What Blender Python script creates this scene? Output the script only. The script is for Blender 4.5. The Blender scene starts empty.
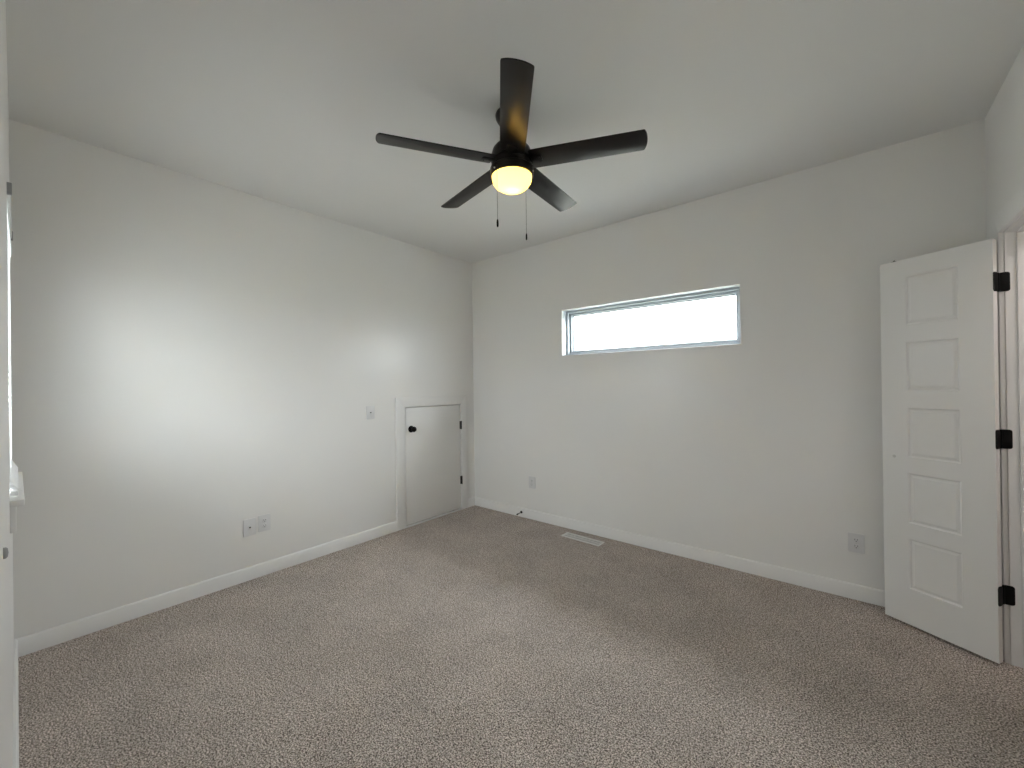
import bpy, bmesh, math, random
from mathutils import Vector, Matrix

random.seed(7)
C = bpy.context.scene
COL = C.collection
PI = math.pi

# ------------------------------------------------------------------ camera
CAM = Vector((3.3078, -3.3196, 1.36))
YAW, PITCH, ROLL, FPX = -0.6896, 0.0026, -0.0129, 408.83
fw = Vector((math.sin(YAW) * math.cos(PITCH), math.cos(YAW) * math.cos(PITCH), math.sin(PITCH)))
r0 = Vector((math.cos(YAW), -math.sin(YAW), 0.0))
u0 = r0.cross(fw)
cr, sr = math.cos(ROLL), math.sin(ROLL)
rt = cr * r0 + sr * u0
up = -sr * r0 + cr * u0
cam = bpy.data.cameras.new('camera')
cam.sensor_width = 36.0
cam.sensor_fit = 'HORIZONTAL'
cam.lens = FPX / 1024.0 * 36.0
cam.clip_start = 0.004
cam.clip_end = 200
co = bpy.data.objects.new('camera', cam)
m3 = Matrix((rt, up, -fw)).transposed()
co.matrix_world = Matrix.Translation(CAM) @ m3.to_4x4()
COL.objects.link(co)
C.camera = co

# ------------------------------------------------------------------ room sizes
W, D, H = 3.886, 3.3356, 2.757          # x: left->right wall, y: -D (front wall) -> 0 (back wall)
T = 0.13                                # wall thickness
TB = 0.165                              # back wall thickness

# ------------------------------------------------------------------ sky and daylight
world = bpy.data.worlds.new('overcast_sky')
C.world = world
world.use_nodes = True
wn = world.node_tree
wn.nodes.clear()
bg = wn.nodes.new('ShaderNodeBackground')
bg.inputs[0].default_value = (0.94, 0.97, 1.0, 1)
bg.inputs[1].default_value = 1.0
wo = wn.nodes.new('ShaderNodeOutputWorld')
wn.links.new(bg.outputs[0], wo.inputs[0])
# overcast sky: about three times brighter overhead than at the horizon
wtc = wn.nodes.new('ShaderNodeTexCoord')
wsx = wn.nodes.new('ShaderNodeSeparateXYZ')
wmr = wn.nodes.new('ShaderNodeMapRange')
wmr.inputs['From Min'].default_value = 0.0
wmr.inputs['From Max'].default_value = 1.0
wmr.inputs['To Min'].default_value = 0.45
wmr.inputs['To Max'].default_value = 1.9
wn.links.new(wtc.outputs['Generated'], wsx.inputs[0])
wn.links.new(wsx.outputs['Z'], wmr.inputs['Value'])
wn.links.new(wmr.outputs['Result'], bg.inputs[1])
world.cycles.sampling_method = 'MANUAL'
world.cycles.sample_map_resolution = 256


def portal(name, loc, sx, sz, face_y):
    l = bpy.data.lights.new(name, 'AREA')
    l.shape = 'RECTANGLE'
    l.size, l.size_y = sx, sz
    l.cycles.is_portal = True
    o = bpy.data.objects.new(name, l)
    o.location = loc
    o.rotation_euler = (PI / 2 if face_y > 0 else -PI / 2, 0, 0)
    COL.objects.link(o)


WX0, WX1, WZ0, WZ1 = 1.193, 2.715, 1.6286, 2.0733       # back window opening
NX0, NX1, NZ0, NZ1 = 0.55, 1.20, 1.012, 2.045            # front-wall window opening
portal('daylight_portal', ((WX0 + WX1) / 2, 0.18, (WZ0 + WZ1) / 2), WX1 - WX0, WZ1 - WZ0, -1)
portal('daylight_portal', ((NX0 + NX1) / 2, -D - 0.15, (NZ0 + NZ1) / 2), NX1 - NX0, NZ1 - NZ0, 1)

# ------------------------------------------------------------------ colour management
C.view_settings.view_transform = 'Standard'
C.view_settings.look = 'None'
C.view_settings.gamma = 1.0
C.view_settings.use_curve_mapping = False
C.view_settings.exposure = 4.92
C.cycles.use_denoising = True
C.cycles.max_bounces = 14
C.cycles.diffuse_bounces = 10
C.cycles.transparent_max_bounces = 16
C.cycles.sample_clamp_indirect = 4.0


# ------------------------------------------------------------------ materials
def mat(name, col, rough=0.5, metal=0.0, bump=None, spec=0.5, vary=None):
    m = bpy.data.materials.new(name)
    m.use_nodes = True
    nt = m.node_tree
    b = nt.nodes['Principled BSDF']
    b.inputs['Base Color'].default_value = (*col, 1)
    b.inputs['Roughness'].default_value = rough
    b.inputs['Metallic'].default_value = metal
    b.inputs['Specular IOR Level'].default_value = spec
    tc = nt.nodes.new('ShaderNodeTexCoord')
    if bump:
        scale, strength, dist = bump
        n = nt.nodes.new('ShaderNodeTexNoise')
        n.inputs['Scale'].default_value = scale
        n.inputs['Detail'].default_value = 3
        nt.links.new(tc.outputs['Object'], n.inputs['Vector'])
        bp = nt.nodes.new('ShaderNodeBump')
        bp.inputs['Strength'].default_value = strength
        bp.inputs['Distance'].default_value = dist
        nt.links.new(n.outputs['Fac'], bp.inputs['Height'])
        nt.links.new(bp.outputs['Normal'], b.inputs['Normal'])
    if vary:
        scale, amt = vary
        n = nt.nodes.new('ShaderNodeTexNoise')
        n.inputs['Scale'].default_value = scale
        n.inputs['Detail'].default_value = 4
        nt.links.new(tc.outputs['Object'], n.inputs['Vector'])
        r = nt.nodes.new('ShaderNodeValToRGB')
        r.color_ramp.elements[0].position = 0.3
        r.color_ramp.elements[1].position = 0.7
        r.color_ramp.elements[0].color = (*[c * (1 - amt) for c in col], 1)
        r.color_ramp.elements[1].color = (*[min(1, c * (1 + amt)) for c in col], 1)
        nt.links.new(n.outputs['Fac'], r.inputs['Fac'])
        nt.links.new(r.outputs['Color'], b.inputs['Base Color'])
    return m


M_WALL = mat('wall_paint', (0.82, 0.81, 0.795), 0.33, bump=(260, 0.06, 0.002), spec=0.5, vary=(1.3, 0.012))
M_CEIL = mat('ceiling_paint', (0.79, 0.785, 0.775), 0.8, bump=(180, 0.15, 0.002), spec=0.2)
M_TRIM = mat('trim_paint', (0.82, 0.81, 0.80), 0.35, spec=0.45)
M_DOOR = mat('door_paint', (0.80, 0.79, 0.775), 0.42, bump=(400, 0.05, 0.001), spec=0.4)
M_BLACK = mat('matte_black_metal', (0.004, 0.004, 0.004), 0.5, 0.0, spec=0.15)
M_BRONZE = mat('dark_bronze', (0.009, 0.007, 0.006), 0.32, 0.3, spec=0.35)
M_BLADE = mat('dark_walnut_blade', (0.011, 0.009, 0.008), 0.32, spec=0.38, vary=(9, 0.25))
M_VINYL = mat('greyed_white_vinyl', (0.43, 0.47, 0.51), 0.35)  # white vinyl, darkened to grey-blue so bright sky does not blow it out
M_PLATE = mat('plate_plastic', (0.72, 0.715, 0.72), 0.35)
M_SLOT = mat('slot_dark', (0.02, 0.02, 0.02), 0.6)
M_METAL = mat('satin_nickel', (0.62, 0.61, 0.59), 0.35, 0.9)
M_VENT = mat('vent_enamel', (0.70, 0.69, 0.67), 0.4)
M_VENTDARK = mat('duct_dark', (0.03, 0.03, 0.03), 0.7)
M_SLAT = mat('blind_slat', (0.87, 0.87, 0.87), 0.4)
M_GREY = mat('grey_rubber', (0.34, 0.34, 0.34), 0.6)
M_GROUND = mat('outdoor_ground', (0.14, 0.14, 0.12), 0.9, vary=(0.8, 0.1))
M_CHAIN = mat('chain_metal', (0.10, 0.085, 0.065), 0.4, 0.7)

# wand plastic (clear-ish acrylic)
M_WAND = mat('clear_acrylic', (0.9, 0.92, 0.93), 0.08, spec=0.8)


def carpet_mat():
    m = bpy.data.materials.new('carpet')
    m.use_nodes = True
    nt = m.node_tree
    b = nt.nodes['Principled BSDF']
    b.inputs['Roughness'].default_value = 0.95
    b.inputs['Specular IOR Level'].default_value = 0.1
    tc = nt.nodes.new('ShaderNodeTexCoord')
    n1 = nt.nodes.new('ShaderNodeTexNoise')
    n1.inputs['Scale'].default_value = 185
    n1.inputs['Detail'].default_value = 2.5
    n1.inputs['Roughness'].default_value = 0.65
    n1.inputs['Distortion'].default_value = 0.6
    nt.links.new(tc.outputs['Object'], n1.inputs['Vector'])
    r = nt.nodes.new('ShaderNodeValToRGB')
    e = r.color_ramp.elements
    e[0].position = 0.39
    e[0].color = (0.082, 0.062, 0.055, 1)
    e[1].position = 0.61
    e[1].color = (0.86, 0.77, 0.715, 1)
    k = e.new(0.5)
    k.color = (0.405, 0.347, 0.308, 1)
    nt.links.new(n1.outputs['Fac'], r.inputs['Fac'])
    # broad nap variation (foot traffic and vacuum strokes)
    n2 = nt.nodes.new('ShaderNodeTexNoise')
    n2.inputs['Scale'].default_value = 3.2
    n2.inputs['Detail'].default_value = 3
    nt.links.new(tc.outputs['Object'], n2.inputs['Vector'])
    mr = nt.nodes.new('ShaderNodeMapRange')
    mr.inputs['From Min'].default_value = 0.3
    mr.inputs['From Max'].default_value = 0.7
    mr.inputs['To Min'].default_value = 0.92
    mr.inputs['To Max'].default_value = 1.08
    nt.links.new(n2.outputs['Fac'], mr.inputs['Value'])
    mx = nt.nodes.new('ShaderNodeMix')
    mx.data_type = 'RGBA'
    mx.blend_type = 'MULTIPLY'
    mx.inputs['Factor'].default_value = 1.0
    nt.links.new(r.outputs['Color'], mx.inputs['A'])
    nt.links.new(mr.outputs['Result'], mx.inputs['B'])
    nt.links.new(mx.outputs['Result'], b.inputs['Base Color'])
    n3 = nt.nodes.new('ShaderNodeTexNoise')
    n3.inputs['Scale'].default_value = 150
    n3.inputs['Detail'].default_value = 2
    nt.links.new(tc.outputs['Object'], n3.inputs['Vector'])
    bp = nt.nodes.new('ShaderNodeBump')
    bp.inputs['Strength'].default_value = 0.7
    bp.inputs['Distance'].default_value = 0.006
    nt.links.new(n3.outputs['Fac'], bp.inputs['Height'])
    nt.links.new(bp.outputs['Normal'], b.inputs['Normal'])
    return m


M_CARPET = carpet_mat()


def glass_mat():
    m = bpy.data.materials.new('window_glass')
    m.use_nodes = True
    nt = m.node_tree
    nt.nodes.clear()
    o = nt.nodes.new('ShaderNodeOutputMaterial')
    mix = nt.nodes.new('ShaderNodeMixShader')
    mix.inputs[0].default_value = 0.05
    t = nt.nodes.new('ShaderNodeBsdfTransparent')
    t.inputs[0].default_value = (0.96, 0.98, 0.97, 1)
    g = nt.nodes.new('ShaderNodeBsdfGlossy')
    g.inputs['Roughness'].default_value = 0.02
    nt.links.new(t.outputs[0], mix.inputs[1])
    nt.links.new(g.outputs[0], mix.inputs[2])
    nt.links.new(mix.outputs[0], o.inputs[0])
    return m


M_GLASS = glass_mat()


def bowl_mat():
    m = bpy.data.materials.new('frosted_lamp_glass')
    m.use_nodes = True
    nt = m.node_tree
    nt.nodes.clear()
    o = nt.nodes.new('ShaderNodeOutputMaterial')
    t = nt.nodes.new('ShaderNodeBsdfTranslucent')
    t.inputs[0].default_value = (1.0, 0.80, 0.26, 1)
    d = nt.nodes.new('ShaderNodeBsdfDiffuse')
    d.inputs[0].default_value = (0.8, 0.75, 0.6, 1)
    mix = nt.nodes.new('ShaderNodeMixShader')
    mix.inputs[0].default_value = 0.25
    nt.links.new(t.outputs[0], mix.inputs[1])
    nt.links.new(d.outputs[0], mix.inputs[2])
    nt.links.new(mix.outputs[0], o.inputs[0])
    return m


M_BOWL = bowl_mat()


def emit_mat(name, col, s):
    m = bpy.data.materials.new(name)
    m.use_nodes = True
    nt = m.node_tree
    nt.nodes.clear()
    o = nt.nodes.new('ShaderNodeOutputMaterial')
    e = nt.nodes.new('ShaderNodeEmission')
    e.inputs[0].default_value = (*col, 1)
    e.inputs[1].default_value = s
    nt.links.new(e.outputs[0], o.inputs[0])
    return m


M_BULB = emit_mat('lit_bulb', (1.0, 0.72, 0.36), 2.0)


# ------------------------------------------------------------------ mesh helpers
def add_box(bm, x0, x1, y0, y1, z0, z1, bevel=0.0, seg=2, rot=None):
    v = [bm.verts.new((x, y, z)) for x in (x0, x1) for y in (y0, y1) for z in (z0, z1)]
    fs = [(0, 1, 3, 2), (4, 6, 7, 5), (0, 4, 5, 1), (2, 3, 7, 6), (0, 2, 6, 4), (1, 5, 7, 3)]
    faces = [bm.faces.new([v[i] for i in f]) for f in fs]
    if bevel > 0:
        es = list({e for f in faces for e in f.edges})
        r = bmesh.ops.bevel(bm, geom=es, offset=bevel, segments=seg, affect='EDGES', profile=0.5)
        vs = {w for f in r['faces'] for w in f.verts}
        vs |= {w for w in v if w.is_valid}
    else:
        vs = set(v)
    if rot is not None:
        bmesh.ops.transform(bm, matrix=rot, verts=list(vs))
    return vs


def add_lathe(bm, prof, seg=40, mtx=None):
    """prof: list of (radius, height) from one end to the other; axis = local Z."""
    rings = []
    for r, z in prof:
        if r < 1e-6:
            rings.append([bm.verts.new((0, 0, z))])
        else:
            rings.append([bm.verts.new((r * math.cos(2 * PI * i / seg), r * math.sin(2 * PI * i / seg), z)) for i in range(seg)])
    for a, b in zip(rings, rings[1:]):
        for i in range(seg):
            j = (i + 1) % seg
            if len(a) == 1 and len(b) == 1:
                continue
            if len(a) == 1:
                bm.faces.new((a[0], b[j], b[i]))
            elif len(b) == 1:
                bm.faces.new((a[i], a[j], b[0]))
            else:
                bm.faces.new((a[i], a[j], b[j], b[i]))
    vs = [v for r in rings for v in r]
    if mtx is not None:
        bmesh.ops.transform(bm, matrix=mtx, verts=vs)
    return vs


def add_prism(bm, pts, z0, z1, mtx=None, bevel=0.0):
    a = [bm.verts.new((x, y, z0)) for x, y in pts]
    b = [bm.verts.new((x, y, z1)) for x, y in pts]
    n = len(pts)
    fs = [bm.faces.new(a[::-1]), bm.faces.new(b)]
    for i in range(n):
        j = (i + 1) % n
        fs.append(bm.faces.new((a[i], a[j], b[j], b[i])))
    vs = a + b
    if bevel:
        es = list(set(fs[0].edges) | set(fs[1].edges))
        r = bmesh.ops.bevel(bm, geom=es, offset=bevel, segments=2, affect='EDGES', profile=0.5)
        vs = list({w for f in r['faces'] for w in f.verts} | {w for w in vs if w.is_valid})
    if mtx is not None:
        bmesh.ops.transform(bm, matrix=mtx, verts=vs)
    return vs


def round_rect(w, h, r, n=5):
    pts = []
    for cx, cy, a0 in ((w / 2 - r, h / 2 - r, 0), (-w / 2 + r, h / 2 - r, PI / 2), (-w / 2 + r, -h / 2 + r, PI), (w / 2 - r, -h / 2 + r, 1.5 * PI)):
        for i in range(n + 1):
            a = a0 + PI / 2 * i / n
            pts.append((cx + r * math.cos(a), cy + r * math.sin(a)))
    return pts


def obj(name, bm, material, parent=None, smooth=False, angle=35):
    bmesh.ops.recalc_face_normals(bm, faces=bm.faces[:])
    me = bpy.data.meshes.new(name)
    bm.to_mesh(me)
    bm.free()
    if smooth:
        for p in me.polygons:
            p.use_smooth = True
        try:
            me.set_sharp_from_angle(angle=math.radians(angle))
        except Exception:
            pass
    me.materials.append(material)
    o = bpy.data.objects.new(name, me)
    COL.objects.link(o)
    if parent is not None:
        o.parent = parent
    return o


def new():
    return bmesh.new()


def boxes(name, lst, material, parent=None, bevel=0.0):
    bm = new()
    for b in lst:
        add_box(bm, *b, bevel=bevel)
    return obj(name, bm, material, parent, smooth=bevel > 0)


def tag(o, label, cat, group=None, kind=None):
    o['label'] = label
    o['category'] = cat
    if group:
        o['group'] = group
    if kind:
        o['kind'] = kind
    return o


def struct(o, label=None, cat=None):
    o['kind'] = 'structure'
    if label:
        o['label'] = label
        o['category'] = cat
    return o


def empty(name, loc, rotz=0.0):
    o = bpy.data.objects.new(name, None)
    o.location = loc
    o.rotation_euler = (0, 0, rotz)
    o.empty_display_size = 0.1
    COL.objects.link(o)
    return o


def copy_tree(o, parent=None):
    c = o.copy()
    COL.objects.link(c)
    if parent is not None:
        c.parent = parent
    for ch in list(o.children):
        copy_tree(ch, c)
    return c


# ------------------------------------------------------------------ room shell
CX1, CY0, CY1 = 4.75, -1.30, -0.05       # closet beyond the right wall
bm = new()
add_box(bm, -T, W + T, -D - T, T, -0.12, 0.0)
add_box(bm, W + T, CX1 + T, CY0 - T, T, -0.12, 0.0)
struct(obj('floor', bm, M_CARPET), 'speckled taupe wall to wall carpet', 'carpet')

bm = new()
add_box(bm, -T, W + T, -D - T, T, H, H + 0.12)
add_box(bm, W + T, CX1 + T, CY0 - T, T, H, H + 0.12)
struct(obj('ceiling', bm, M_CEIL), 'flat off white ceiling', 'ceiling')

# left wall with a recess for the access door
AY0, AY1, AZ1 = -0.947, -0.215, 1.158
struct(boxes('wall_left', [
    (-T, 0, -D - T, AY0, 0, H), (-T, 0, AY1, T, 0, H), (-T, 0, AY0, AY1, AZ1, H), (-T, -0.05, AY0, AY1, 0, AZ1)],
    M_WALL), 'white painted wall with the low access door', 'wall')
# back wall with the long window opening
struct(boxes('wall_back', [
    (0, WX0, 0, TB, 0, H), (WX1, W, 0, TB, 0, H), (WX0, WX1, 0, TB, 0, WZ0), (WX0, WX1, 0, TB, WZ1, H)],
    M_WALL), 'white painted wall with the long high window', 'wall')
# right wall with the closet doorway
JY1, JY0, JZ = -0.320, -0.786, 2.056     # jamb faces and head underside
JT = 0.018
struct(boxes('wall_right', [
    (W, W + T, JY1 + JT, T, 0, H), (W, W + T, -D - T, JY0 - JT, 0, H), (W, W + T, JY0 - JT, JY1 + JT, JZ + JT, H)],
    M_WALL), 'white painted wall with the closet doorway', 'wall')
# front wall (beside the camera) with its window opening
struct(boxes('wall_front', [
    (0, NX0, -D - T, -D, 0, H), (NX1, W, -D - T, -D, 0, H),
    (NX0, NX1, -D - T, -D, 0, NZ0), (NX0, NX1, -D - T, -D, NZ1, H)],
    M_WALL), 'white painted wall with the blind covered window', 'wall')
# closet shell
struct(boxes('wall_closet', [
    (CX1, CX1 + T, CY0 - T, T, 0, H), (W + T, CX1, CY1, T, 0, H), (W + T, CX1, CY0 - T, CY0, 0, H)],
    M_WALL), 'white closet walls behind the open door', 'wall')
struct(boxes('ground', [(-30, 34, -34, 30, -0.9, -0.5)], M_GROUND), 'outdoor ground', 'ground')

# the lamp burning in the closet, round the corner from the camera
cl = bpy.data.lights.new('closet_lamp', 'POINT')
cl.energy = 0.24
cl.color = (1.0, 0.93, 0.88)
cl.shadow_soft_size = 0.07
clo = bpy.data.objects.new('closet_lamp', cl)
clo.location = (4.42, -0.92, 2.5)
COL.objects.link(clo)
struct(boxes('added_roof_eave', [(-0.9, W + 0.9, TB, 0.78, H + 0.02, H + 0.12)], M_TRIM), 'unseen white eave added to cut sky light above the long window', 'eave')  # unseen overhang, added to cut high sky light through the back window

# ------------------------------------------------------------------ baseboards
BT, BH = 0.014, 0.092


def base(name, runs, label):
    """runs: (axis, wall coordinate, direction into the room, start, end)"""
    bm = new()
    prof = [(0, 0), (BT, 0), (BT, BH - 0.008), (BT - 0.002, BH - 0.0045), (BT - 0.0065, BH), (0, BH)]
    for axis, w, s, p, q in runs:
        if axis == 'x':
            Mx = Matrix(((s, 0, 0, w), (0, 0, 1, 0), (0, 1, 0, 0), (0, 0, 0, 1)))
        else:
            Mx = Matrix(((0, 0, 1, 0), (s, 0, 0, w), (0, 1, 0, 0), (0, 0, 0, 1)))
        add_prism(bm, prof, p, q, Mx)
    struct(obj(name, bm, M_TRIM, smooth=True, angle=30), label, 'baseboard')


CASL, CASR = -1.046, -0.120              # outer edges of the access-door casing
base('baseboard_left', [('x', 0, 1, -D, CASL), ('x', 0, 1, CASR, -BT)], 'white baseboard along the wall with the access door')
base('baseboard_back', [('y', 0, -1, 0, W - BT)], 'white baseboard under the long window')
base('baseboard_right', [('x', W, -1, JY1 + 0.101, 0), ('x', W, -1, -D + BT, JY0 - 0.101)], 'white baseboard beside the closet doorway')
base('baseboard_front', [('y', -D, 1, BT, W)], 'white baseboard under the blind covered window')

# ------------------------------------------------------------------ access door: casing (trim) and leaf
CT = 0.0145
YZ = Matrix(((0, 0, 1, 0), (1, 0, 0, 0), (0, 1, 0, 0), (0, 0, 0, 1)))   # local (x,y,z) -> (Y,Z,X)
bm = new()
z1o = 1.254
add_prism(bm, [(CASL, 0), (AY0 + 0.002, 0), (AY0 + 0.002, AZ1), (CASL, z1o)], 0, CT, YZ, 0.0018)
add_prism(bm, [(CASL, z1o), (AY0 + 0.002, AZ1), (AY1 - 0.002, AZ1), (CASR, z1o)], 0, CT, YZ, 0.0018)
add_prism(bm, [(CASR, 0), (CASR, z1o), (AY1 - 0.002, AZ1), (AY1 - 0.002, 0)], 0, CT, YZ, 0.0018)
add_box(bm, 0.0, 0.012, AY0 + 0.003, AY1 - 0.003, 0.0, 0.016, bevel=0.002)
struct(obj('trim_1', bm, M_TRIM, smooth=True), 'white flat casing around the low access door', 'door casing')

d1 = empty('door_1', (0.0, AY1, 0.0))
struct(d1, 'small white flush access door in the corner with round black knob', 'door')
bm = new()
add_box(bm, -0.028, 0.009, AY0 + 0.006 - AY1, -0.007, 0.022, AZ1 - 0.007, bevel=0.002)
obj('panel', bm, M_DOOR, d1, smooth=True)
# knob: rosette + neck + ball
kb = new()
X90 = Matrix.Rotation(PI / 2, 4, 'Y')
add_lathe(kb, [(0, 0.0), (0.033, 0.0), (0.033, 0.004), (0.029, 0.009), (0.014, 0.011), (0.011, 0.02), (0.012, 0.029),
               (0.022, 0.034), (0.0265, 0.043), (0.0265, 0.05), (0.023, 0.058), (0.012, 0.063), (0, 0.064)],
          36, Matrix.Translation((0.009, -0.875 - AY1, 0.944)) @ X90)
k = obj('knob', kb, M_BLACK, d1, smooth=True)
k['label'] = 'round black door knob'
for i, zc in enumerate((0.929, 0.327)):
    hb = new()
    add_lathe(hb, [(0, -0.046), (0.0035, -0.046), (0.0065, -0.043), (0.0065, 0.043), (0.0035, 0.046), (0, 0.046)], 16,
              Matrix.Translation((0.0185, 0.0, zc)))
    add_box(hb, 0.0088, 0.0125, -0.016, -0.004, zc - 0.044, zc + 0.044, bevel=0.001)
    h = obj('hinge', hb, M_BLACK, d1, smooth=True)
    h['label'] = 'black butt hinge'

# ------------------------------------------------------------------ closet doorway trim
bm = new()
CW = 0.095
CT2 = 0.019
rv = 0.005
XZ = Matrix(((0, 0, 1, 0), (1, 0, 0, 0), (0, 1, 0, 0), (0, 0, 0, 1)))
xs = Matrix.Translation((W - CT2, 0, 0)) @ XZ
a0, a1, zt = JY1 + rv, JY1 + rv + CW, JZ + rv
b0, b1 = JY0 - rv, JY0 - rv - CW
add_prism(bm, [(a0, 0), (a1, 0), (a1, zt + CW), (a0, zt)], 0, CT2, xs, 0.0018)
add_prism(bm, [(a0, zt), (a1, zt + CW), (b1, zt + CW), (b0, zt)], 0, CT2, xs, 0.0018)
add_prism(bm, [(b0, 0), (b0, zt), (b1, zt + CW), (b1, 0)], 0, CT2, xs, 0.0018)
# jamb liner
add_box(bm, W, W + T, JY1, JY1 + JT, 0, JZ + JT)
add_box(bm, W, W + T, JY0 - JT, JY0, 0, JZ + JT)
add_box(bm, W, W + T, JY0, JY1, JZ, JZ + JT)
# door stop strips
add_box(bm, W + 0.036, W + 0.074, JY1 - 0.011, JY1, 0, JZ, bevel=0.002)
add_box(bm, W + 0.036, W + 0.074, JY0, JY0 + 0.011, 0, JZ, bevel=0.002)
add_box(bm, W + 0.036, W + 0.074, JY0 + 0.011, JY1 - 0.011, JZ - 0.011, JZ, bevel=0.002)
struct(obj('trim_2', bm, M_TRIM, smooth=True), 'white casing and jamb of the closet doorway', 'door casing')

# ------------------------------------------------------------------ open closet door with five raised panels
# local frame: +X along the leaf from hinge edge to free edge, +Y towards the camera side face, +Z up
hx, hy = 3.8391, -0.3729
dvec = Vector((3.4524 - hx, -0.14 - hy, 0)).normalized()
nvec = Vector((dvec.y, -dvec.x, 0))
if nvec.dot(Vector((CAM.x - hx, CAM.y - hy, 0))) < 0:
    nvec = -nvec
DW, DZ0, DZ1, DT = 0.4514, 0.013, 2.025, 0.035
d2 = empty('door_2', (0, 0, 0))
d2.matrix_world = Matrix(((dvec.x, nvec.x, 0, hx), (dvec.y, nvec.y, 0, hy), (0, 0, 1, 0), (0, 0, 0, 1)))
struct(d2, 'open narrow white five panel closet door standing in the back corner', 'door')

PX0, PX1 = 0.122, 0.335
PZ = [(0.213, 0.487), (0.574, 0.848), (0.937, 1.207), (1.302, 1.568), (1.664, 1.928)]


def panel_door(face_y, back_y):
    bm = new()
    for y, s in ((face_y, 1), (back_y, -1)):
        xsn = [0, PX0, PX1, DW]
        zsn = [DZ0]
        for a, b in PZ:
            zsn += [a, b]
        zsn.append(DZ1)
        grid = {(i, j): bm.verts.new((xsn[i], y, zsn[j])) for i in range(4) for j in range(len(zsn))}
        for i in range(3):
            for j in range(len(zsn) - 1):
                if i == 1 and j % 2 == 1:
                    # moulded panel: ogee down, flat field slightly below the frame
                    loop = [grid[(1, j)], grid[(2, j)], grid[(2, j + 1)], grid[(1, j + 1)]]
                    x0, x1, z0, z1 = xsn[1], xsn[2], zsn[j], zsn[j + 1]
                    for ins, dep in ((0.004, 0.0055), (0.0085, 0.0075), (0.016, 0.0055), (0.022, 0.003)):
                        nl = [bm.verts.new((xx, y - s * dep, zz)) for xx, zz in
                              ((x0 + ins, z0 + ins), (x1 - ins, z0 + ins), (x1 - ins, z1 - ins), (x0 + ins, z1 - ins))]
                        for q in range(4):
                            bm.faces.new((loop[q], loop[(q + 1) % 4], nl[(q + 1) % 4], nl[q]))
                        loop = nl
                    bm.faces.new(loop)
                else:
                    bm.faces.new((grid[(i, j)], grid[(i + 1, j)], grid[(i + 1, j + 1)], grid[(i, j + 1)]))
        if s == 1:
            g1 = grid
        else:
            g2 = grid
    nz = 2 * len(PZ) + 1
    for j in range(nz):
        for i in (0, 3):
            bm.faces.new((g1[(i, j)], g1[(i, j + 1)], g2[(i, j + 1)], g2[(i, j)]))
    for i in range(3):
        for j in (0, nz):
            bm.faces.new((g1[(i, j)], g1[(i + 1, j)], g2[(i + 1, j)], g2[(i, j)]))
    return bm


obj('panel', panel_door(0.0, -DT), M_DOOR, d2)
# ball catch on top, latch hole plate on the face
bm = new()
add_box(bm, 0.380, 0.406, -0.026, -0.010, DZ1, DZ1 + 0.004, bevel=0.0012)
add_lathe(bm, [(0.006, 0.0), (0.006, 0.007), (0.003, 0.011), (0, 0.012)], 14, Matrix.Translation((0.393, -0.018, DZ1)))
o = obj('ball_catch', bm, M_SLOT, d2, smooth=True)
o['label'] = 'small dark ball catch'
bm = new()
add_lathe(bm, [(0, 0), (0.0085, 0), (0.0085, 0.0015), (0.006, 0.0025), (0.003, 0.0022), (0, 0.0022)], 18,
          Matrix.Translation((0.396, 0.0, 0.932)) @ Matrix.Rotation(-PI / 2, 4, 'X'))
o = obj('latch_screw', bm, M_METAL, d2, smooth=True)
o['label'] = 'small grey metal screw head'
inv = d2.matrix_world.inverted()
for zc in (1.822, 1.072, 0.329):
    bm = new()
    # leaf on the hinge edge of the door (edge plane at local x = 0)
    E = Matrix(((0, 0, 1, 0), (1, 0, 0, 0), (0, 1, 0, 0), (0, 0, 0, 1)))
    add_prism(bm, round_rect(0.038, 0.092, 0.010), -0.0025, 0.0, Matrix.Translation((0.0, -0.0175, zc)) @ E, 0.0006)
    # barrel at the room-side corner
    pv = Vector((W - CT2 - 0.004, JY1 - 0.0055, 0))
    lp = inv @ pv
    prof = [(0, -0.0455), (0.004, -0.0455), (0.0062, -0.0435)]
    for q in range(5):
        z0 = -0.0435 + q * 0.0174
        prof += [(0.0064, z0 + 0.0004), (0.0064, z0 + 0.0168), (0.0058, z0 + 0.0172)]
    prof += [(0.004, 0.0455), (0, 0.0455)]
    add_lathe(bm, prof, 16, Matrix.Translation((lp.x, lp.y, zc)))
    # leaf on the jamb face, world axes: X deeper into the doorway, at y = JY1
    Lm = inv @ Matrix.Translation((W - CT2 + 0.0155, JY1, zc)) @ Matrix(((1, 0, 0, 0), (0, 0, -1, 0), (0, 1, 0, 0), (0, 0, 0, 1)))
    add_prism(bm, round_rect(0.038, 0.092, 0.010), 0.0, 0.0025, Lm, 0.0006)
    h = obj('hinge', bm, M_BLACK, d2, smooth=True)
    h['label'] = 'black door hinge with rounded leaves'

# ------------------------------------------------------------------ back window
w1 = empty('window_1', ((WX0 + WX1) / 2, 0, WZ0))
struct(w1, 'long narrow white framed window high on the wall', 'window')
ox, oz = (WX0 + WX1) / 2, WZ0


def ring(bm, x0, x1, z0, z1, w, y0, y1, bevel=0.002):
    """mitred rectangular frame lying in the XZ plane, inner edge inset by w"""
    for pts in ([(x0, z0), (x1, z0), (x1 - w, z0 + w), (x0 + w, z0 + w)],
                [(x0, z1), (x0 + w, z1 - w), (x1 - w, z1 - w), (x1, z1)],
                [(x0, z0), (x0 + w, z0 + w), (x0 + w, z1 - w), (x0, z1)],
                [(x1, z0), (x1, z1), (x1 - w, z1 - w), (x1 - w, z0 + w)]):
        R = Matrix(((1, 0, 0, 0), (0, 0, 1, 0), (0, 1, 0, 0), (0, 0, 0, 1)))
        add_prism(bm, pts, y0, y1, R, bevel)


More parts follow.
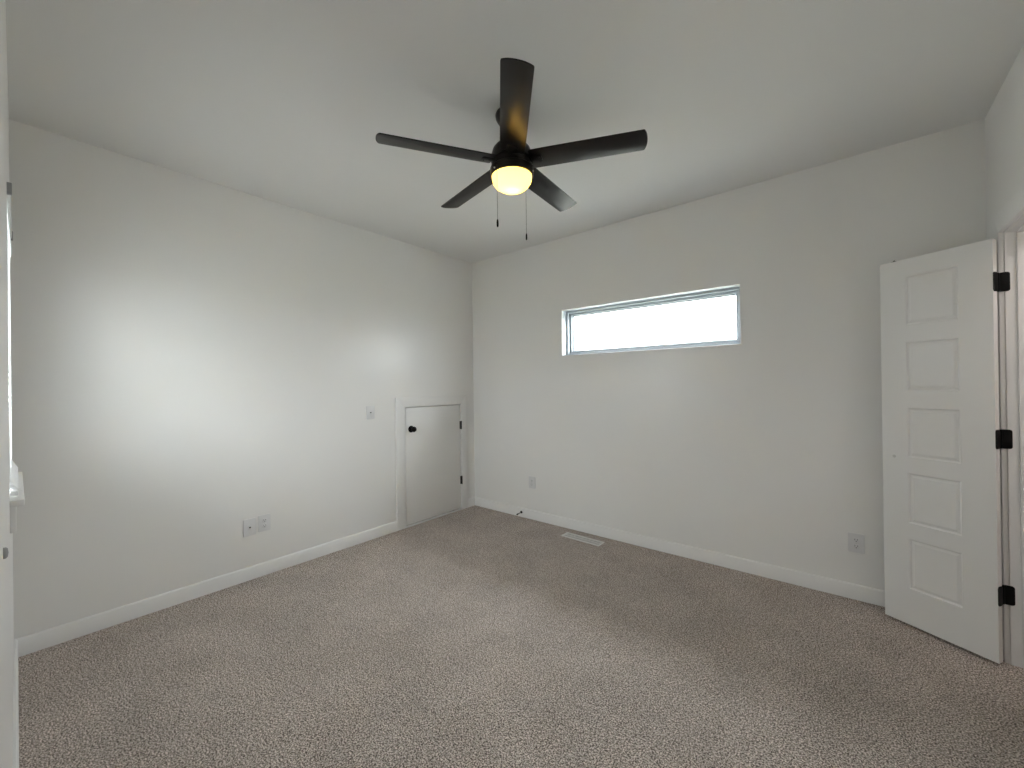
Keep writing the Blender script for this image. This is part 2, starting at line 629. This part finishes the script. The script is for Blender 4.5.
hw, hh = (WX1 - WX0) / 2, WZ1 - WZ0
bm = new()
ring(bm, -hw, hw, 0, hh, 0.007, -0.004, 0.012, 0.001)           # thin white bead, slightly proud of the wall
obj('window_bead', bm, M_TRIM, w1, smooth=True)
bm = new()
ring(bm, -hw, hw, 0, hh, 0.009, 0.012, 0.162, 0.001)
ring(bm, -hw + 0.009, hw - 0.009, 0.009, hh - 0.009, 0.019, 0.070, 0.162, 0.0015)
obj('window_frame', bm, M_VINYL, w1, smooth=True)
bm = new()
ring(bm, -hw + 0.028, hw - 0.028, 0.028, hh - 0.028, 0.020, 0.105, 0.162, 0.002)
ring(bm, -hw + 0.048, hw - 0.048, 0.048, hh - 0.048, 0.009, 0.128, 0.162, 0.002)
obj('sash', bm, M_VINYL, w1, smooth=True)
boxes('pane', [(-hw + 0.049, hw - 0.049, 0.147, 0.151, 0.049, hh - 0.049)], M_GLASS, w1)

# ------------------------------------------------------------------ front-wall window: frame, stool, apron
def front_window(name, x0, x1, label):
    w2 = empty(name, ((x0 + x1) / 2, -D, NZ0))
    struct(w2, label, 'window')
    nw, nh = (x1 - x0) / 2, NZ1 - NZ0
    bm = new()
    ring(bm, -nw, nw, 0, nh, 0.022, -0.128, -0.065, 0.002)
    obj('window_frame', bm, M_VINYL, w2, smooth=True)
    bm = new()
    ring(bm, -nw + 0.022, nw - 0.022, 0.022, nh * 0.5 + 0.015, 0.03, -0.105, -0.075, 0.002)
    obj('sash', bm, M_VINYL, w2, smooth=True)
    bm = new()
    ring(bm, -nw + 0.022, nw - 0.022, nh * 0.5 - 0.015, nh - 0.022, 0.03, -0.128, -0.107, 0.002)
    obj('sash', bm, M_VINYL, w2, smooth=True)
    boxes('pane', [(-nw + 0.053, nw - 0.053, -0.094, -0.090, 0.053, nh * 0.5 - 0.016)], M_GLASS, w2)
    boxes('pane', [(-nw + 0.053, nw - 0.053, -0.119, -0.116, nh * 0.5 + 0.016, nh - 0.053)], M_GLASS, w2)
    bm = new()
    add_box(bm, -nw - 0.04, nw + 0.03, 0.0, 0.031, -0.024, -0.003, bevel=0.003)
    add_box(bm, -nw + 0.001, nw - 0.001, -0.065, 0.001, -0.012, -0.003 + 0.004, bevel=0.0)
    obj('window_sill', bm, M_TRIM, w2, smooth=True)
    bm = new()
    add_box(bm, -nw - 0.02, nw + 0.010, 0.0, 0.0135, -0.112, -0.024, bevel=0.002)
    obj('apron', bm, M_TRIM, w2, smooth=True)


front_window('window_2', NX0, NX1, 'white window at the left edge of the photo behind a mini blind')
nw, nh = (NX1 - NX0) / 2, NZ1 - NZ0

# mini blind hung in the front window
bl = empty('mini_blind', ((NX0 + NX1) / 2, -D - 0.0115, NZ0))
tag(bl, 'white mini blind hanging in the window at the left edge of the photo', 'window blind')
bm = new()
add_box(bm, -nw + 0.004, nw - 0.004, -0.014, 0.020, nh - 0.034, nh - 0.003, bevel=0.002)
obj('headrail', bm, M_SLAT, bl, smooth=True)
for sx in (-1, 1):
    bm = new()
    x = sx * (nw - 0.008)
    add_box(bm, x - 0.006, x + 0.006, -0.018, 0.0225, nh - 0.04, nh - 0.001, bevel=0.0015)
    o = obj('bracket', bm, M_GREY, bl, smooth=True)
    o['label'] = 'grey mounting bracket'
bm = new()
nsl = 38
ztop, zbot = nh - 0.045, 0.085
for i in range(nsl):
    z = ztop + (zbot - ztop) * i / (nsl - 1)
    tilt = math.radians(-3)
    pts = []
    for q in range(5):
        s = -0.0125 + 0.025 * q / 4
        pts.append((s * math.cos(tilt), s * math.sin(tilt) + 0.0022 * (1 - (s / 0.0125) ** 2)))
    for q in range(4):
        (ya, za), (yb, zb) = pts[q], pts[q + 1]
        vs = [bm.verts.new((xx, yy, zz)) for xx, yy, zz in
              ((-nw + 0.006, ya, z + za), (nw - 0.006, ya, z + za), (nw - 0.006, yb, z + zb), (-nw + 0.006, yb, z + zb))]
        bm.faces.new(vs)
bmesh.ops.remove_doubles(bm, verts=bm.verts[:], dist=1e-5)
o = obj('slats', bm, M_SLAT, bl, smooth=True)
sm = o.modifiers.new('thickness', 'SOLIDIFY')
sm.thickness = 0.0006
# slats gathered on the bottom rail, fanning out over the sill
bm = new()
for i in range(9):
    z = 0.026 + i * 0.0058
    yo = 0.0165 * (1 - i / 8) ** 1.3
    add_box(bm, -nw + 0.006, nw - 0.006, -0.0125 + yo, 0.0135 + yo, z, z + 0.001, bevel=0,
            rot=Matrix.Translation((0, yo, z)) @ Matrix.Rotation(math.radians(-6 - i * 3.2), 4, 'X') @ Matrix.Translation((0, -yo, -z)))
o = obj('stacked_slats', bm, M_SLAT, bl)
bm = new()
add_box(bm, -nw + 0.005, nw - 0.005, 0.001, 0.029, 0.006, 0.021, bevel=0.003)
obj('bottom_rail', bm, M_SLAT, bl, smooth=True)
bm = new()
add_lathe(bm, [(0, 0), (0.002, 0.001), (0.0024, 0.12), (0.002, 0.18), (0, 0.181)], 10,
          Matrix.Translation((nw - 0.045, 0.0195, nh - 0.235)) @ Matrix.Rotation(math.radians(2.6), 4, 'X'))
o = obj('tilt_wand', bm, M_WAND, bl, smooth=True)
o['label'] = 'clear plastic tilt wand'
for sx in (-0.6, 0.6):
    bm = new()
    add_lathe(bm, [(0, 0.02), (0.0007, 0.02), (0.0007, nh - 0.034), (0, nh - 0.034)], 6, Matrix.Translation((sx * nw, 0.0138, 0)))
    obj('ladder_cord', bm, M_SLAT, bl)

# ------------------------------------------------------------------ ceiling fan
FX, FY, FZ = 1.9766, -1.6848, 2.509
fan = empty('ceiling_fan', (FX, FY, H))
tag(fan, 'dark five blade ceiling fan with a lit glass bowl hanging from the ceiling', 'ceiling fan')
dz = FZ - H                               # blade plane relative to the ceiling


def lathe(name, prof, m, parent, mtx=None, seg=48, angle=35):
    b = new()
    add_lathe(b, prof, seg, mtx)
    return obj(name, b, m, parent, smooth=True, angle=angle)


lathe('canopy', [(0, 0), (0.079, 0), (0.081, -0.006), (0.079, -0.022), (0.068, -0.040), (0.045, -0.052), (0.024, -0.056), (0, -0.056)], M_BRONZE, fan)
lathe('downrod', [(0, -0.05), (0.0135, -0.05), (0.0135, dz + 0.10), (0, dz + 0.10)], M_BRONZE, fan, seg=24)
T0 = Matrix.Translation((0, 0, dz))
lathe('motor_housing', [(0, 0.118), (0.024, 0.118), (0.030, 0.108), (0.050, 0.098), (0.080, 0.083), (0.097, 0.062), (0.1045, 0.035),
                        (0.1055, 0.006), (0.1055, 0.002), (0.099, 0.001), (0.099, -0.016), (0.1055, -0.017), (0.107, -0.03), (0.104, -0.033), (0, -0.033)],
      M_BRONZE, fan, T0)
lk = lathe('light_kit_ring', [(0, -0.033), (0.108, -0.033), (0.1115, -0.037), (0.1125, -0.072), (0.110, -0.076), (0.1045, -0.076), (0.1045, -0.060), (0, -0.060)],
           M_BRONZE, fan, T0)
for a in (0.35, 0.35 + 2 * PI / 3, 0.35 + 4 * PI / 3):
    sb = new()
    add_lathe(sb, [(0, 0.0), (0.0042, 0.0), (0.0042, 0.004), (0.002, 0.0055), (0, 0.0055)], 12,
              Matrix.Translation((0.112 * math.cos(a), 0.112 * math.sin(a), dz - 0.064)) @ Matrix.Rotation(a, 4, 'Z') @ Matrix.Rotation(PI / 2, 4, 'Y'))
    o = obj('thumb_screw', sb, M_METAL, lk, smooth=True)
    o['label'] = 'small bright thumb screw'
# bowl: thin frosted shell, open on top
outer = [(0.1030, -0.066), (0.1035, -0.078), (0.1025, -0.090), (0.0975, -0.105), (0.0870, -0.120), (0.0720, -0.132), (0.0520, -0.1395), (0.026, -0.1435), (0, -0.144)]
lathe('glass_bowl', outer, M_BOWL, fan, T0, angle=80)
lathe('bulb', [(0, -0.062), (0.013, -0.062), (0.013, -0.07), (0.024, -0.085), (0.027, -0.097), (0.022, -0.110), (0.010, -0.118), (0, -0.119)], M_BULB, fan,
      T0, seg=24)
ll = bpy.data.lights.new('bulb_light', 'POINT')
ll.energy = 0.27
ll.color = (1.0, 0.72, 0.38)
ll.shadow_soft_size = 0.02
lo = bpy.data.objects.new('bulb_light', ll)
lo.location = (0, 0, dz - 0.070)
lo.parent = fan
COL.objects.link(lo)

PH = math.radians(23.366)
PIT = math.radians(-11.81)


def blade_parts(parent, ang):
    Rz = Matrix.Translation((0, 0, dz)) @ Matrix.Rotation(ang, 4, 'Z') @ Matrix.Rotation(PIT, 4, 'X')
    hwid = 0.0625
    pts = [(0.101, -hwid + 0.004), (0.106, -hwid), (0.20, -hwid), (0.648, -hwid), (0.6525, -hwid + 0.0012), (0.6555, -hwid + 0.0045)]
    n = 9
    for i in range(1, n):
        y = (-hwid + 0.0045) + (2 * hwid - 0.009) * i / n
        pts.append((0.6555 + 0.0115 * (1 - (y / hwid) ** 2), y))
    pts += [(0.6555, hwid - 0.0045), (0.6525, hwid - 0.0012), (0.648, hwid), (0.20, hwid), (0.106, hwid), (0.101, hwid - 0.004)]
    b = new()
    add_prism(b, pts, -0.003, 0.003, Rz, 0.001)
    bo = obj('blade', b, M_BLADE, parent, smooth=True)
    b = new()
    ip = [(0.094, -0.022), (0.150, -0.026), (0.158, -0.022), (0.161, -0.012), (0.161, 0.012), (0.158, 0.022), (0.150, 0.026), (0.094, 0.022)]
    add_prism(b, ip, -0.0075, -0.0032, Rz, 0.001)
    for px, py in ((0.118, 0), (0.146, -0.016), (0.146, 0.016)):
        add_lathe(b, [(0, -0.0095), (0.003, -0.0093), (0.0042, -0.0078), (0.0042, -0.007), (0, -0.007)], 10, Rz @ Matrix.Translation((px, py, 0)))
    obj('blade_iron', b, M_BRONZE, bo, smooth=True)
    return bo


for kf in range(5):
    blade_parts(fan, PH + 2 * PI / 5 * kf)


def pull_chain(px, py, ztop, zp1, zp0, rad, swell):
    b = new()
    z = ztop
    x, y = px - FX, py - FY
    while z > zp1:
        add_lathe(b, [(0, 0.0016), (0.0011, 0.0009), (0.0013, 0), (0.0011, -0.0009), (0, -0.0016)], 6, Matrix.Translation((x, y, z - H)))
        z -= 0.0034
    add_lathe(b, [(0, ztop - H), (0.0006, ztop - H), (0.0006, zp1 - H), (0, zp1 - H)], 6, Matrix.Translation((x, y, 0)))
    c = obj('pull_chain', b, M_CHAIN, fan, smooth=True)
    b = new()
    L = zp1 - zp0
    add_lathe(b, [(0, 0), (rad * 0.7, 0.001), (rad * swell, L * 0.2), (rad * swell, L * 0.6), (rad * 0.75, L * 0.88), (rad * 0.35, L), (0, L)], 16,
              Matrix.Translation((x, y, zp0 - H)))
    f = obj('chain_pendant', b, M_BLACK, c, smooth=True)
    f['label'] = 'small black pull pendant'
    # short arm from the housing that the chain hangs on
    b = new()
    a = math.atan2(y, x)
    r = math.hypot(x, y)
    add_box(b, 0.100, r + 0.003, -0.003, 0.003, -0.0025, 0.0025, bevel=0.001,
            rot=Matrix.Translation((0, 0, ztop - H)) @ Matrix.Rotation(a, 4, 'Z'))
    obj('chain_arm', b, M_BRONZE, c, smooth=True)


pull_chain(1.9735, -1.7975, FZ - 0.052, 2.183, 2.143, 0.0052, 1.0)
pull_chain(1.9800, -1.5710, FZ - 0.052, 2.175, 2.137, 0.0044, 1.0)


# ------------------------------------------------------------------ wall plates
def wall_plate(name, loc, face, kind):
    """face: 'x' -> plate on the left wall looking +X ; 'y' -> plate on the back wall looking -Y"""
    if face == 'x':
        Mx = Matrix(((0, 0, 1, 0), (1, 0, 0, 0), (0, 1, 0, 0), (0, 0, 0, 1)))
    else:
        Mx = Matrix(((1, 0, 0, 0), (0, 0, -1, 0), (0, 1, 0, 0), (0, 0, 0, 1)))
    root = empty(name, loc)
    b = new()
    add_prism(b, round_rect(0.079, 0.118, 0.004), 0.0, 0.006, Mx, 0.0022)
    obj('cover_plate', b, M_PLATE, root, smooth=True)
    if kind == 'duplex':
        for s in (-1, 1):
            b = new()
            pts = round_rect(0.034, 0.029, 0.011, 5)
            add_prism(b, [(x, y + s * 0.0197) for x, y in pts], 0.0055, 0.0078, Mx, 0.0008)
            r = obj('socket', b, M_PLATE, root, smooth=True)
            b = new()
            for sx, hgt in ((-0.0064, 0.0095), (0.0064, 0.0080)):
                add_box(b, sx - 0.0012, sx + 0.0012, s * 0.0197 - hgt / 2 + 0.003, s * 0.0197 + hgt / 2 + 0.003, 0.0074, 0.0081, rot=Mx)
            add_lathe(b, [(0, 0.0074), (0.0026, 0.0074), (0.0026, 0.0081), (0, 0.0081)], 12, Mx @ Matrix.Translation((0, s * 0.0197 - 0.0075, 0)))
            q = obj('socket_slots', b, M_SLOT, r)
            q['label'] = 'dark socket slots'
        b = new()
        add_lathe(b, [(0, 0.0085), (0.0022, 0.0083), (0.0032, 0.0072), (0.0032, 0.0058), (0, 0.0058)], 12, Mx)
        obj('screw', b, M_METAL, root, smooth=True)
    else:
        b = new()
        add_prism(b, round_rect(0.020, 0.024, 0.002, 3), 0.0055, 0.0072, Mx, 0.0005)
        r = obj('jack_insert', b, M_PLATE, root, smooth=True)
        b = new()
        add_lathe(b, [(0, 0.015), (0.0022, 0.015), (0.0025, 0.012), (0.0048, 0.012), (0.0048, 0.0070), (0, 0.0070)], 14, Mx)
        q = obj('jack', b, M_SLOT, r, smooth=True)
        q['label'] = 'small dark cable jack'
        for s in (-1, 1):
            b = new()
            add_lathe(b, [(0, 0.0078), (0.002, 0.0076), (0.0030, 0.0068), (0.0030, 0.0055), (0, 0.0055)], 12, Mx @ Matrix.Translation((0, s * 0.042, 0)))
            obj('screw', b, M_PLATE, root, smooth=True)
    return root


tag(wall_plate('cable_plate', (0, -1.307, 1.130), 'x', 'jack'),
    'white wall plate with a cable jack, high beside the small access door', 'wall plate')
tag(wall_plate('cable_plate', (0, -2.268, 0.371), 'x', 'jack'),
    'white cable jack plate low on the wall, left of the paired outlet', 'wall plate')
tag(wall_plate('power_outlet', (0, -2.173, 0.378), 'x', 'duplex'),
    'white duplex outlet low on the wall, just right of the cable plate', 'outlet')
tag(wall_plate('power_outlet', (0.820, 0, 0.372), 'y', 'duplex'),
    'white duplex outlet between the access door corner and the long window', 'outlet')
tag(wall_plate('power_outlet', (3.330, 0, 0.350), 'y', 'duplex'),
    'white duplex outlet beside the open panelled closet door', 'outlet')

# ------------------------------------------------------------------ floor register
fv = empty('floor_vent', (1.488, -0.171, 0.0), math.radians(-1.8))
tag(fv, 'pale grey metal floor vent set in the carpet under the window', 'floor vent')
b = new()
L2, W2 = 0.191, 0.053
for pts in ([(-L2, -W2), (L2, -W2), (L2 - 0.016, -W2 + 0.016), (-L2 + 0.016, -W2 + 0.016)],
            [(-L2, W2), (-L2 + 0.016, W2 - 0.016), (L2 - 0.016, W2 - 0.016), (L2, W2)],
            [(-L2, -W2), (-L2 + 0.016, -W2 + 0.016), (-L2 + 0.016, W2 - 0.016), (-L2, W2)],
            [(L2, -W2), (L2, W2), (L2 - 0.016, W2 - 0.016), (L2 - 0.016, -W2 + 0.016)]):
    add_prism(b, pts, 0.0005, 0.007, None, 0.0015)
obj('vent_frame', b, M_VENT, fv, smooth=True)
b = new()
n = 30
for i in range(n):
    x = -L2 + 0.020 + (2 * L2 - 0.040) * i / (n - 1)
    add_box(b, x - 0.0034, x + 0.0034, -W2 + 0.014, W2 - 0.014, 0.0018, 0.003, rot=None)
add_box(b, -L2 + 0.014, L2 - 0.014, -0.003, 0.003, 0.0028, 0.0055)
obj('louvers', b, M_VENT, fv)
boxes('duct', [(-L2 + 0.015, L2 - 0.015, -W2 + 0.015, W2 - 0.015, 0.0003, 0.0012)], M_VENTDARK, fv)

# ------------------------------------------------------------------ baseboard door stop
ds = empty('door_stop', (0.686, -BT, 0.05))
tag(ds, 'small black door stop sticking out from the baseboard below the outlet', 'door stop')
Yn = Matrix.Rotation(math.radians(96), 4, 'X')
lathe('flange', [(0, 0), (0.0135, 0), (0.0135, 0.004), (0.008, 0.010), (0.005, 0.012), (0, 0.012)], M_BLACK, ds, Yn, 20)
lathe('rod', [(0, 0.01), (0.0042, 0.01), (0.0042, 0.062), (0, 0.062)], M_BLACK, ds, Yn, 14)
lathe('rubber_tip', [(0, 0.060), (0.0075, 0.060), (0.0082, 0.066), (0.007, 0.074), (0, 0.075)], M_BLACK, ds, Yn, 16)

# ------------------------------------------------------------------ small round bumper on the front wall
b = new()
add_lathe(b, [(0, 0), (0.0095, 0), (0.0095, 0.003), (0.007, 0.0052), (0, 0.006)], 20,
          Matrix.Translation((2.203, -D, 1.087)) @ Matrix.Rotation(-PI / 2, 4, 'X'))
tag(obj('wall_bumper', b, M_GREY, smooth=True), 'small round grey bumper on the wall at the left edge of the photo', 'wall bumper')
